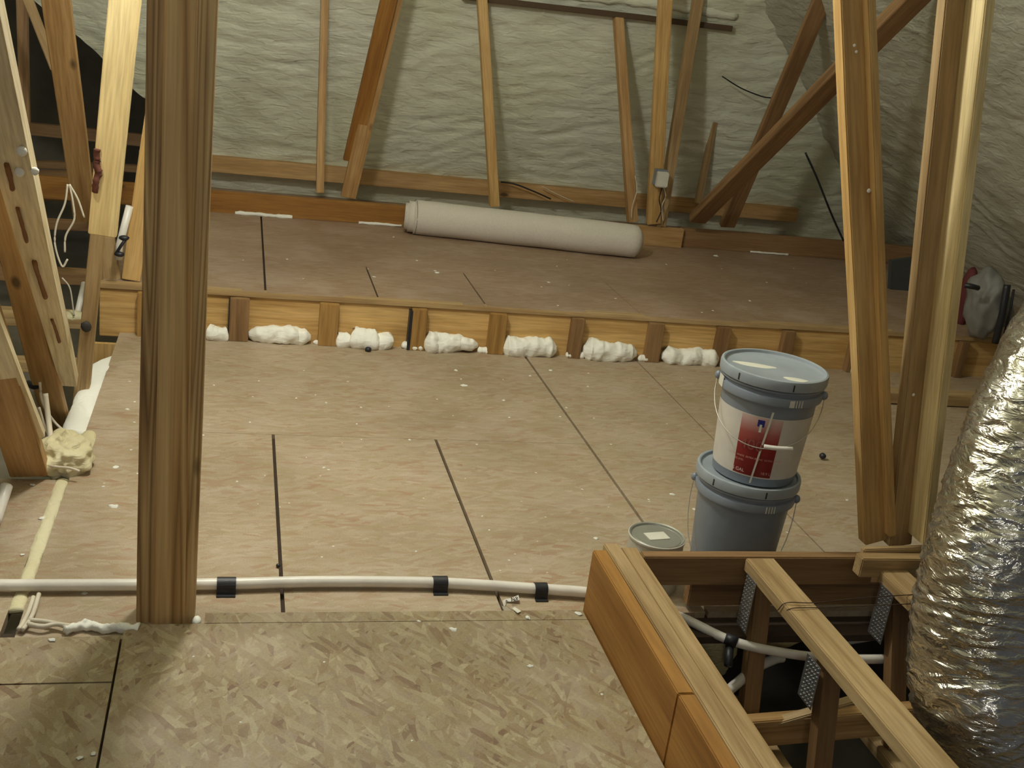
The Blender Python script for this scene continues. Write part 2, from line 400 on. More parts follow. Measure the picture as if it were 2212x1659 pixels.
foam_plane('ceiling_left', FOAM_G, (-3.6, 3.5, -.2), (0, 6, 0), (1.6, 0, 3.2), 60, 50)
foam_plane('ceiling_top', FOAM, (-3.2, -1.0, 3.05), (7, 0, 0), (0, 7.4, 0), 60, 60)
# ridge of foam over the purlin line high on the back slope
def purlin():
    A, B = on_y(1000, -8, roofY(1.62)-.055), on_y(1583, 62, roofY(1.60)-.055)
    o = board3('ceiling_purlin', A, B, (0, 0, 1), .034, .09, plain('dark_timber', srgb((84, 66, 46)), .8)); return thing(o, 'dark brown purlin half buried across the foam at the top of the back slope', 'beam')
purlin()
tube('foam_ridge', [on_y(x, y-14, roofY(1.6)-.03) for x, y in ((1040, -14), (1150, -4), (1260, 6), (1400, 20), (1500, 34), (1590, 50))], .03, FOAM, lump=.5, lf=9)
thing(bpy.data.objects['foam_ridge'], 'lumpy foam bead running above the dark purlin', 'foam')

# ================================================================== STEP WITH BLOCKS
hdr = board3('rim_board', (-.56, YS, .092), (4.62, YS, .092), (0, 0, 1), .225, .045, W_HONEY)
thing(hdr, 'long honey coloured rim board forming the face of the step', 'beam')
cap = board3('deck_edge_strip', (-.56, YS-.012, .212), (4.62, YS-.012, .212), (0, 0, 1), .026, .05, W_TAN)
thing(cap, 'thin pale strip along the top edge of the step', 'trim')
blk = [((297, 620), 42, 'nearest the left end of the step'), ((498, 640), 41, 'by the main post with a shaded left edge'),
       ((693, 651), 41, 'plain, second right of the main post'), ((893, 662), 33, 'beside the dark shade stripe'),
       ((1063, 672), 37, 'reddish, left of the square foam lump'), ((1240, 683), 28, 'right of the square white foam lump'),
       ((1408, 692), 33, 'grey brown, near the pails'), ((1558, 697), 28, 'directly behind the left rim of the top pail'),
       ((1700, 706), 26, 'partly hidden behind the lid of the top pail'), ((1848, 716), 22, 'just left of the right post pair'),
       ((2082, 736), 18, 'right of the right posts, beside the foil duct')]
for (px, py), wp, lb in blk:
    P = on_y(px, py, YS-.045); wm = wp*depth_of(P)/F_PX
    cx = P.x+wm/2; zb = -.02 if px < 400 else .0
    o = wbox('wood_block', (cx-wm/2, YS-.045, zb), (cx+wm/2, YS-.001, .198), W_BLOCK if int(px) % 2 else W_BROWN, None, .002)
    thing(o, 'upright wooden block on the step face, '+lb, 'block', 'blocks on the face of the step')
    if px == 893:
        s = wbox('shade_stripe', (cx-wm/2-.012, YS-.048, .002), (cx-wm/2+.0015, YS-.004, .190), BLACK)  # dark strip painting the shade on the block's left side
        thing(s, 'dark stripe of painted shade down the left side of a step block', 'stripe')
    if px == 498:
        s = wbox('shade_stripe', (cx-wm/2-.006, YS-.040, .002), (cx-wm/2+.001, YS-.004, .190), INK)  # thin strip painting the shadow beside this block
        thing(s, 'thin dark stripe of painted shade at the left edge of the block by the main post', 'stripe')
o = wbox('ledger_board', (-.62, YS-.035, -.20), (-.30, YS-.012, -.045), W_HONEY); thing(o, 'short orange board under the left end of the step', 'board')

# white foam lumps along the step
def step_foam(x0, x1, h, lab, dy=.05, prof=None):
    A, B = on_z(x0, 752 if x0 < 1000 else 775, 0), on_z(x1, 752 if x1 < 1000 else 775, 0)
    n = 9; pts = []
    for i in range(n+1):
        t = i/n; pts.append(Vector((A.x+(B.x-A.x)*t, YS-.022+random.uniform(-.006, .006), h*.42)))
    o = tube('foam_lump', pts, h*.6, FOAM_W, lump=.34, lf=17, fr=(lambda t: h*.60*(.35+.65*min(1, min(t, 1-t)*9))*(prof(t) if prof else 1)), seg=24, sm=8)
    thing(o, lab, 'foam', 'white foam lumps at the foot of the step')
step_foam(445, 490, .06, 'small round white foam lump just right of the main post')
step_foam(536, 672, .075, 'long low white foam lump between the first two blocks right of the post', prof=lambda t: .7+.5*math.sin(t*3.1)*.7)
step_foam(678, 730, .018, 'thin white foam smear in front of the second block')
step_foam(728, 752, .06, 'narrow white foam tuft right of the second block')
step_foam(760, 812, .085, 'round white foam mound above the black plug')
step_foam(814, 842, .07, 'pointed white foam tuft left of the shade stripe')
step_foam(868, 912, .030, 'flat white foam strip under the shade striped block')
step_foam(912, 1038, .085, 'long wedge of white foam falling away to the right', prof=lambda t: 1.15-.6*t)
step_foam(1040, 1066, .03, 'small white foam spill below the reddish block')
step_foam(1088, 1204, .085, 'square ended white foam lump between the fifth and sixth blocks')
step_foam(1226, 1262, .035, 'tapered white foam spill in front of the sixth block')
step_foam(1258, 1368, .09, 'folded white foam roll right of the sixth block', prof=lambda t: 1.1-.35*t)
step_foam(1374, 1400, .03, 'small pale foam bead below the grey brown block')
step_foam(1420, 1535, .075, 'flat topped pale foam lump left of the pails')
step_foam(1785, 1838, .05, 'pale foam lump between the pail lid and the right posts')
for i, (x0, y0, x1, y1, r) in enumerate(((508, 455, 632, 461, .014), (775, 477, 868, 481, .010), (1620, 548, 1702, 553, .008))):
    yy = (6.63, 6.63, 6.68)[i]-.012; P, Q = on_y(x0, y0, yy), on_y(x1, y1, yy)
    P.z = Q.z = Z2+.008
    o = tube('foam_bead', [P, P*.66+Q*.34, P*.33+Q*.67, Q], r, FOAM_W, lump=.5, lf=30, flat=.8)
    thing(o, ('white foam bead at the foot of the far beam, leftmost', 'white foam bead just left of the white roll', 'thin pale foam bead at the right end of the far beam')[i], 'foam')

# ================================================================== FAR BEAM, NAILER, STUDS
YB = 6.63
def xa(px, py, Y): return on_y(px, py, Y).x
hb = board3('far_beam', (-1.9, YB, .287), (1.75, YB, .287), (0, 0, 1), .126, .04, W_ORANGE)
thing(hb, 'orange beam along the back of the raised deck, left of the white roll', 'beam')
hb = board3('far_beam', (1.752, YB+.01, .287), (2.80, YB+.01, .287), (0, 0, 1), .126, .04, W_MID)
thing(hb, 'middle length of the back beam behind the white roll', 'beam')
hb = board3('far_beam', (2.803, YB+.05, .287), (4.55, YB+.05, .287), (0, 0, 1), .126, .04, W_BROWN)
thing(hb, 'darker length of the back beam right of the white roll', 'beam')
A, B = on_y(300, 345, 7.27), on_y(1722, 470, 7.27); A.z = B.z = .396
nl = board3('nailer', A, B, (0, 0, 1), .100, .07, W_MID); thing(nl, 'long brown nailer across the foot of the foam slope', 'beam')
for pts, r, mt, lb in (
        (((1082, 393, 7.25), (1110, 397, 7.2), (1150, 412, 7.2), (1190, 430, 7.2)), .005, BLACK, 'black cable sagging across the nailer by the third stud'),
        (((1170, 402, 7.2), (1200, 418, 7.2), (1240, 436, 7.2)), .003, CABLE, 'pale cable crossing the nailer right of the black one'),
        (((1372, 380, 6.62), (1376, 410, 6.62), (1366, 445, 6.62), (1364, 472, 6.62)), .003, CABLE, 'yellow cable hanging in front of the fourth stud'),
        (((1430, 405, 6.55), (1424, 430, 6.55), (1428, 455, 6.55), (1418, 480, 6.55)), .004, BLACK, 'dark cable below the switch box'),
        (((1434, 405, 6.55), (1438, 425, 6.55), (1430, 445, 6.55), (1432, 478, 6.55)), .003, CABLE, 'pale cable below the switch box'),
        (((1740, 330, 6.6), (1765, 385, 6.6), (1795, 460, 6.6), (1822, 520, 6.6)), .007, BLACK, 'black cable hanging down the foam by the right corner'),
        (((1560, 165, 6.8), (1600, 190, 6.8), (1645, 208, 6.8), (1670, 212, 6.8)), .004, BLACK, 'thin dark wire bowed across the foam left of the right braces')):
    o = tube('cable', [on_y(*p) for p in pts], r, mt, seg=8); thing(o, lb, 'cable')

S = [ # name,label, a(bottom), b(top), Ya, Yb, w, wb, depth, mat
 ('stud', 'slim light brown stud, leftmost on the back beam', (692, 417), (702, -20), 6.645, 6.67, 16, 16, .07, W_MID),
 ('stud', 'slanted brown stud whose foot stands on the back beam left of the white roll', (752, 428), (858, -20), 6.66, 6.35, 32, 34, .04, W_MID),
 ('stud', 'slanted orange stud nailed to the front of another, its sawn end above the nailer', (758, 350), (845, -20), 6.62, 6.30, 34, 32, .038, W_ORANGE),
 ('stud', 'slim stud leaning left, rising from behind the left half of the white roll', (1070, 447), (1042, -20), 6.645, 6.67, 20, 20, .06, W_HONEY),
 ('stud', 'slim stud leaning left, rising behind the right end of the white roll', (1369, 480), (1338, 28), 6.645, 6.75, 21, 20, .06, W_MID),
 ('stud', 'broad honey brown stud that carries the small white switch box', (1413, 485), (1441, -20), 6.62, 6.45, 30, 30, .04, W_HONEY),
 ('stud', 'narrow tan stud just behind the one with the switch box, leaning right', (1428, 490), (1514, -20), 6.645, 6.67, 22, 22, .05, W_TAN),
 ('stud', 'short thin stud against the foam, right of the tan one', (1510, 440), (1574, 125), 7.20, 6.98, 14, 10, .04, W_TAN),
 ('brace', 'steep reddish brown brace crossing behind the long diagonal brace', (1572, 492), (1788, -20), 6.68, 5.9, 33, 40, .04, W_BROWN),
 ('brace', 'long reddish brown diagonal brace passing behind the left post of the right pair', (1507, 482), (2010, -25), 6.55, 4.6, 37, 58, .06, W_BROWN),
]
for nm, lb, a, b, Ya, Yb, w0, w1, dp, mt in S:
    thing(bpx(nm, a, b, Ya, Yb, w0, dp, mt, wb=w1, extb=.0 if b[1] > 0 else .7), lb, 'stud' if nm == 'stud' else 'brace')
# switch box
P = on_y(1430, 388, 6.50)
sb = wbox('switch_box', P-Vector((.034, .012, .048)), P+Vector((.034, .02, .048)), BOXW, None, .004); reg(sb); bpy.context.view_layer.update(); PINV[sb.name] = sb.matrix_world.inverted()
o = wbox('switch_cover', P-Vector((.036, .016, .042)), P+Vector((.036, -.012, .042)), BOXW, sb, .003)
o = wbox('switch_back', P-Vector((.030, -.02, .044)), P+Vector((.040, .110, .056)), GREY, sb, .003)
thing(sb, 'small white electrical switch box fixed to the honey brown stud', 'switch box')

# ================================================================== MAIN POST (built up from three planks)
bpy.context.view_layer.update()
mp = empty('timber_post', (-.13, 2.62, 0)); thing(mp, 'big brown upright timber post made of planks standing at the edge of the near deck', 'post')
def post_px(nm, xb, wb_, xt, wt, Y, dep, mat): return bpx(nm, (xb, 1357), (xt, 0), Y, Y, wb_, dep, mat, mp, wb=wt, extb=1.2, bevel=.004)
post_px('plank', 330, 70, 352, 52, 2.575, .085, W_POST2)
post_px('plank', 366, 70, 392, 56, 2.560, .09, W_POST)
post_px('plank', 401, 36, 444, 58, 2.566, .085, W_POST3)

# ================================================================== RIGHT POSTS
rp = empty('truss_web_post', (1.9, 2.6, .22)); thing(rp, 'left post of the right pair, leaning left, two nailed studs, orange tan', 'post')
bpx('stud_plank', (1896, 1172), (1841, 0), 2.62, 2.62, 54, .045, W_HONEY, rp, wb=48, extb=1.0)
bpx('stud_plank', (1929, 1160), (1884, 0), 2.59, 2.59, 17, .08, W_HONEY, rp, wb=18, extb=1.0)
rp2 = empty('truss_web_post', (2.0, 2.6, .22)); thing(rp2, 'right post of the right pair, pale and leaning right, beside the foil duct', 'post')
bpx('stud_plank', (1946, 1180), (2072, 0), 2.60, 2.60, 52, .040, W_TAN, rp2, wb=64, extb=1.0)
bpx('stud_plank', (2004, 1178), (2140, 0), 2.52, 2.52, 22, .10, W_PALE, rp2, wb=24, extb=1.0)

# ================================================================== LEFT SIDE BOARDS
LB = [
 ('board', 'brightly lit pale yellow board hanging left of the main post', (219, 510), (270, -5), 3.60, 3.55, 58, 70, .038, W_PALE, .9),
 ('stick', 'narrow pale stick below the bright board, with a black knot', (166, 940), (208, 512), 4.25, 4.10, 32, 27, .06, W_TAN, .1),
 ('board', 'dim tan board behind the gap under the bright board', (240, 606), (226, 512), 5.02, 5.02, 42, 40, .04, W_TAN, .0),
 ('board', 'honey board standing on the left end of the step beside the main post', (282, 606), (322, 330), 5.00, 5.0, 38, 36, .04, W_HONEY, .8),
 ('leaning_board', 'pale leaning board with brown resin streaks at the left edge of the photo', (148, 835), (18, 330), 3.95, 2.75, 34, 92, .05, W_WHITE, .6),
 ('leaning_board', 'orange leaning board just behind and left of the pale streaked one', (122, 930), (-30, 330), 4.05, 3.2, 52, 52, .05, W_MID, .5),
 ('leaning_board', 'wide tan leaning board standing on the small left platform', (62, 1031), (-45, 700), 3.42, 3.0, 76, 80, .05, W_MID, .5),
 ('leaning_board', 'short pale board with a dark centre nailed in front of the wide tan one', (72, 948), (-28, 690), 3.34, 2.96, 44, 50, .03, W_WHITE, .3),
 ('stud', 'orange brown stud in the upper left corner, left of the bright board', (182, 480), (120, -5), 5.3, 4.6, 44, 62, .05, W_MID, .8),
 ('stud', 'dark narrow stud near the upper left corner', (56, 350), (46, -5), 6.4, 6.4, 18, 26, .05, W_BROWN, .8),
 ('brace', 'thin slanted brace meeting the orange brown stud at upper left', (118, 150), (58, -5), 6.0, 6.0, 18, 22, .03, W_TAN, .4),
]
for nm, lb, a, b, Ya, Yb, w0, w1, dp, mt, ex in LB:
    o = thing(bpx(nm, a, b, Ya, Yb, w0, dp, mt, wb=w1, extb=ex), lb, 'board' if 'board' in nm else nm)
bpy.context.view_layer.update()
def stain(parent, pts, Ys, r, mat=INK, nm='stain'):
    P = [on_y(x, y, Y-.002) for (x, y), Y in zip(pts, Ys)]
    return tube(nm, P, r, mat, parent, seg=8, flat=1.0, lump=.4, lf=40)
# horizontals of the dark bay on the left
HB = [
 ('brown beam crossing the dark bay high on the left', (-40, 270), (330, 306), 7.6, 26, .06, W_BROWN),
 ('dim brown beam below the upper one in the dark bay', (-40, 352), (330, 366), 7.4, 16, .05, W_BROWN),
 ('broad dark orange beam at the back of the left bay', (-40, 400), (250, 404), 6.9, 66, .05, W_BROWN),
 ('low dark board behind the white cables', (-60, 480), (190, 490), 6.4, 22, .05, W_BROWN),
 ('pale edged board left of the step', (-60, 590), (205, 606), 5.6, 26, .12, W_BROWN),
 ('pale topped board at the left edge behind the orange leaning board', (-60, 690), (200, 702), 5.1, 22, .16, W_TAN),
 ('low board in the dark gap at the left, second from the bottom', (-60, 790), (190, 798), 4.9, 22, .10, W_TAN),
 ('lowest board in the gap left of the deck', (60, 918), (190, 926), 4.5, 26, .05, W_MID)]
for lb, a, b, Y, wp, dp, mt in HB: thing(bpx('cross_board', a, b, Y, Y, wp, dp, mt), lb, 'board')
# knot on the stick and stains on boards
def child_tube(pname, idx, *a, **k): return None
kn = blob('black_knot', on_y(186, 706, 4.155), (.019, .008, .022), INK, None, 2, .2); thing(kn, 'round black mark on the narrow pale stick', 'mark')
o = tube('bark_edge', [on_y(x, y, 3.575) for x, y in ((211, 322), (208, 350), (212, 372), (208, 395), (204, 416))], .010, plain('bark', srgb((92, 50, 36)), .9), seg=8, lump=.6, lf=40); thing(o, 'reddish bark left on the edge of the bright board', 'bark')
for (pts, Ya, Yb, r, lb) in ((((14, 355), (22, 385), (27, 408)), 2.80, 2.95, .006, 'upper brown resin streak on the pale leaning board'), (((38, 450), (43, 470), (58, 522)), 3.02, 3.2, .005, 'middle brown resin streak on the pale leaning board'), (((74, 565), (84, 600), (98, 642)), 3.25, 3.46, .0065, 'long brown resin streak on the pale leaning board'), (((112, 690), (120, 712), (128, 738)), 3.55, 3.68, .005, 'lowest brown resin streak on the pale leaning board')):
    A = on_y(18, 330, 2.75); B = on_y(148, 835, 3.95)
    P = []
    for (x, y) in pts:
        u = min((k/400 for k in range(401)), key=lambda k: abs(to_px(A+(B-A)*k)[1]-y))
        P.append(on_y(x, y, (A+(B-A)*u).y-.007))
    o = tube('resin_streak', P, r, plain('resin', srgb((130, 86, 46)), .7), seg=8, lump=.3, lf=30, flat=1.2); thing(o, lb, 'streak')
# cables on the left
CB = [
 (((146, 398, 4.6), (140, 440, 4.6), (122, 485, 4.6), (119, 530, 4.6), (134, 575, 4.6), (146, 560, 4.6)), .004, 'pale cable looping left in the upper left bay'),
 (((150, 398, 4.6), (158, 440, 4.6), (160, 475, 4.6), (142, 510, 4.6), (140, 545, 4.6)), .004, 'pale cable dropping straight behind the leaning boards'),
 (((150, 398, 4.6), (168, 430, 4.6), (182, 470, 4.6)), .004, 'short pale cable running to the bright board'),
 (((134, 600, 5.1), (150, 620, 5.1), (156, 650, 5.1), (160, 682, 5.1)), .0035, 'thin white wire beside the narrow stick'),
 (((86, 826, 3.7), (92, 870, 3.7), (118, 912, 3.7), (150, 942, 3.65), (172, 975, 3.6), (176, 998, 3.52)), .0045, 'white cable arching over the foam mound'),
 (((84, 880, 3.6), (95, 915, 3.6), (112, 955, 3.55), (120, 970, 3.5)), .0045, 'white cable leaning against the short pale board'),
 (((98, 850, 3.62), (104, 900, 3.6), (110, 950, 3.55)), .009, 'thick white cable bundle beside the leaning boards'),
 (((92, 1000, 3.43), (120, 1008, 3.42), (150, 1011, 3.41), (172, 1018, 3.40)), .0045, 'grey cable lying across the front of the foam mound')]
for pts, r, lb in CB: thing(tube('cable', [on_y(*p) for p in pts], r, CABLE, seg=8), lb, 'cable')
o = tube('pvc_pipe', [on_y(256, 560, 4.975), on_y(258, 530, 4.975), on_y(280, 445, 4.975)], .016, PVC, seg=14, sm=0); thing(o, 'short grey white pipe beside the honey board', 'pipe')
reg(o); bpy.context.view_layer.update(); PINV[o.name] = o.matrix_world.inverted()
tube('clip', [on_y(252, 546, 4.88), on_y(262, 530, 4.87), on_y(272, 516, 4.88)], .007, BLACK, o, seg=8)
for p in ((268, 514), (258, 549)): blob('clip_end', on_y(*p, 4.88), (.022, .014, .012), BLACK, o, 2, .2)
o = tube('pvc_pipe', [on_y(163, 696, 5.14), on_y(182, 612, 5.3)], .014, PVC, seg=14, sm=0); thing(o, 'thin white pipe leaning behind the narrow stick', 'pipe')
o = blob('foam_lump', on_y(160, 684, 5.15), (.052, .04, .028), FOAM_O, None, 3, .3); thing(o, 'pale foam lump at the foot of the leaning white pipe', 'foam')
o = tube('pvc_pipe', [on_z(-12, 1128, .016), on_z(2, 1088, .02), on_z(14, 1050, .05)], .018, PVC, seg=14); thing(o, 'white pipe end at the far left edge of the photo', 'pipe')
o = tube('pipe_clamp', [on_y(60, 828, 3.9), on_y(72, 834, 3.88), on_y(86, 832, 3.88)], .012, BLACK, seg=10); thing(o, 'black clamp behind the short pale board', 'clamp')

# foam along the left edge of the deck
o = tube('foam_strip', [Vector((x, y, -.012)) for x, y in ((-.474, 4.66), (-.492, 4.58), (-.510, 4.45), (-.512, 4.25), (-.512, 4.0), (-.512, 3.80))], .05, FOAM_W, lump=.12, lf=12, fr=lambda t: .008+.036*min(1, t*3), flat=.45, seg=28); thing(o, 'broad white foam strip along the left edge of the deck', 'foam')
o = blob('foam_wedge', on_z(184, 958, 0)+Vector((0, 0, -.02)), (.036, .15, .032), FOAM_O, None, 4, .12, 8); thing(o, 'smooth pale foam wedge below the white strip', 'foam')
o = blob('foam_mound', on_y(140, 985, 3.52), (.080, .11, .074), FOAM_O, None, 5, .42, 9); thing(o, 'large pale foam mound where the cables come through the deck edge', 'foam')
o = tube('foam_strip', [Vector((-.494, y, -.006)) for y in (3.42, 3.3, 3.1, 2.95, 2.8, 2.74, 2.64)], .019, FOAM_O, lump=.22, lf=18, flat=.5, seg=16); thing(o, 'narrow grey foam bead running down the gap left of the deck', 'foam')
for j, pts in enumerate((((72, 1290), (62, 1320), (50, 1345), (40, 1360)), ((84, 1285), (72, 1325), (58, 1350), (48, 1362)), ((62, 1342), (100, 1346), (135, 1354), (150, 1362)), ((60, 1352), (90, 1358), (120, 1353), (150, 1356)))):
    o = tube('cable', [on_z(x, y, .012)+Vector((0, 0, .002*j)) for x, y in pts], .006, CABLE, seg=8)
    thing(o, ('grey cable dropping into the gap, leftmost of the tangle', 'grey cable beside the leftmost one in the tangle', 'grey cable running right along the near deck edge', 'second grey cable running right along the near deck edge')[j], 'cable')
o = tube('foam_strip', [on_z(x, y, .012) for x, y in ((140, 1362), (165, 1353), (190, 1351), (215, 1355), (240, 1357), (262, 1355), (300, 1358))], .011, FOAM_W, lump=.7, lf=45, seg=12, fr=lambda t: .012); thing(o, 'bubbly cream foam bead at the left foot of the main post', 'foam')
o = blob('foam_lump', on_z(424, 1342, .012), (.012, .016, .012), FOAM_W, None, 2, .3); thing(o, 'tiny white foam lump at the right foot of the main post', 'foam')

# ================================================================== WHITE ROLL
A, B = Vector((1.02, 6.46, Z2+.100)), Vector((2.375, 6.25, Z2+.100))
bpy.context.view_layer.update()
rl = empty('felt_roll', ((A+B)/2-Vector((0, 0, .1)))); thing(rl, 'long roll of white felt underlay lying on the raised deck', 'roll')
def rollmesh(name, A, B, r, par, sag=True, cap=.02):
    P = []; n = 40
    fr = lambda t: r*(1 - .45*max(0, (t-.965)/.035)**2)*(1+.012*math.sin(t*19))
    return tube(name, [A+(B-A)*(i/n) for i in range(n+1)], r, FELT, par, seg=40, fr=fr, flat=1.0, sm=0, lump=.012, lf=6)
rollmesh('outer_wrap', A, B, .100, rl)
d = (B-A).normalized()
tube('inner_wrap', [A-d*.035, A, A+d*.02], .091, FELT, rl, seg=40, sm=2)
tube('inner_wrap', [A-d*.055, A, A+d*.02], .078, FELT, rl, seg=40, sm=2)
tube('roll_core', [A-d*.058, A-d*.05], .03, DARK, rl, seg=20, sm=0)
tube('wrap_edge_shade', [A+d*.004+Vector((0, math.cos(a)*.1012, math.sin(a)*.1012)) for a in [k*math.pi/12 for k in range(0, 25)]], .0018, plain('felt_shadow', srgb((120, 112, 108)), .9), rl, seg=6, sm=2)  # thin grey ring painting the shade where the outer wrap ends

# ================================================================== PIPE ON THE DECK
bpy.context.view_layer.update()
pp = empty('pvc_pipe', (.2, 2.71, .02)); thing(pp, 'long white plastic pipe lying across the deck behind the main post', 'pipe')
pts = [on_z(x, y, .022) for x, y in ((-60, 1262), (0, 1264), (300, 1263), (490, 1261), (700, 1256), (950, 1259), (1165, 1272), (1262, 1279))]
end = Vector((1.10, 2.66, .016))
tube('pipe', pts+[end], .0155, PVC, pp, seg=20)
for px, py, hw in ((489, 1262, 20), (950, 1259, 16), (1167, 1273, 14)):
    P = on_z(px, py, .022); hw_ = hw*depth_of(P)/F_PX
    bm = bmesh.new(); seg = 18; prof = [(-.018, .0), ]
    ring = [(.0185*math.cos(a), .0185*math.sin(a)) for a in [math.pi*1.08-k*math.pi*1.16/seg for k in range(seg+1)]]
    ring = [(-.034, -.0195), (-.020, -.019)]+ring+[(.021, -.019)]
    r2 = [(a*1.0, b) for a, b in ring]
    L = [bm.verts.new((-hw_, y, z)) for y, z in ring]; R = [bm.verts.new((hw_, y, z)) for y, z in ring]
    for i in range(len(ring)-1): bm.faces.new((L[i], L[i+1], R[i+1], R[i]))
    me = done(bm, 'strap'); o = link('strap', me, BLACK, pp, Matrix.Translation(P)); so = o.modifiers.new('t', 'SOLIDIFY'); so.thickness = .003; so.offset = 0
    o['label'] = 'black rubber strap holding the pipe down'
# scrap by the pipe
sc = empty('torn_tag', on_z(1105, 1320, .003)); bpy.context.view_layer.update(); thing(sc, 'torn scrap of label and foil lying on the deck just below the pipe', 'litter')
def patch(name, px, z, mat, par, lift=None, thick=.0015):
    bm = bmesh.new(); vs = [bm.verts.new(on_z(x, y, z+(lift[i] if lift else 0))) for i, (x, y) in enumerate(px)]; bm.faces.new(vs)
    o = link(name, done(bm, name), mat, par); so = o.modifiers.new('t', 'SOLIDIFY'); so.thickness = thick; return o
patch('paper_strip', [(1086, 1297), (1094, 1293), (1104, 1292), (1120, 1285), (1122, 1296), (1106, 1299), (1094, 1300), (1091, 1309), (1088, 1309)], .004, PAPER, sc, [0, .004, .006, .01, .008, .003, 0, 0, 0])
patch('foil_scrap', [(1084, 1309), (1094, 1310), (1120, 1325), (1124, 1330), (1110, 1341), (1092, 1327)], .004, plain('scrap_grey', srgb((158, 146, 126)), .5), sc, [0, .004, .012, .008, 0, 0])
patch('torn_corner', [(1106, 1315), (1112, 1312), (1126, 1321), (1118, 1325)], .016, SMEAR, sc)
for (tx, ty, s, ch) in ((1095.5, 1300, .008, 'A'), (1107, 1299, .014, 'A'), (1114, 1296, .011, 'I'), (1118, 1295, .011, 'P')):
    cu = bpy.data.curves.new('t', 'FONT'); cu.body = ch; cu.size = s*1.5; cu.extrude = .0004
    t = bpy.data.objects.new('t', cu); COL.objects.link(t); bpy.context.view_layer.update()
    me = bpy.data.meshes.new_from_object(t.evaluated_get(bpy.context.evaluated_depsgraph_get())); bpy.data.objects.remove(t)
    P = on_z(tx-2, ty+1, .014)
    link('printed_letter', me, INK, sc, Matrix.Translation(P) @ Matrix.Rotation(.35, 4, 'Z') @ Matrix.Rotation(.3, 4, 'X'))

# ================================================================== PAILS
CAMD = math.atan2(-2.85, -1.56)      # direction from the pails to the viewer
def wrap_text(body, size, z, ang, r, mat, par, loc, nm='printed_text', align='CENTER'):
    cu = bpy.data.curves.new('t', 'FONT'); cu.body = body; cu.size = size; cu.align_x = align; cu.fill_mode = 'BOTH'
    t = bpy.data.objects.new('t', cu); COL.objects.link(t); bpy.context.view_layer.update()
    me = bpy.data.meshes.new_from_object(t.evaluated_get(bpy.context.evaluated_depsgraph_get())); bpy.data.objects.remove(t)
    for v in me.vertices:
        a = ang+v.co.x/r; v.co = Vector((math.cos(a)*r, math.sin(a)*r, z+v.co.y))
    return link(nm, me, mat, par, Matrix.Translation(loc))
def cyl_patch(nm, a0, a1, z0, z1, rf, mat, par, loc, n=24, skew=0.0):
    bm = bmesh.new(); c = []
    for i in range(n+1):
        a = a0+(a1-a0)*i/n; c.append([bm.verts.new((math.cos(a+skew*k)*rf(z), math.sin(a+skew*k)*rf(z), z)) for k, z in ((0, z0), (.5, (z0+z1)/2), (1, z1))])
    for p, q in zip(c, c[1:]):
        for k in (0, 1): bm.faces.new((p[k], q[k], q[k+1], p[k+1]))
    return link(nm, done(bm, nm), mat, par, Matrix.Translation(loc), True)
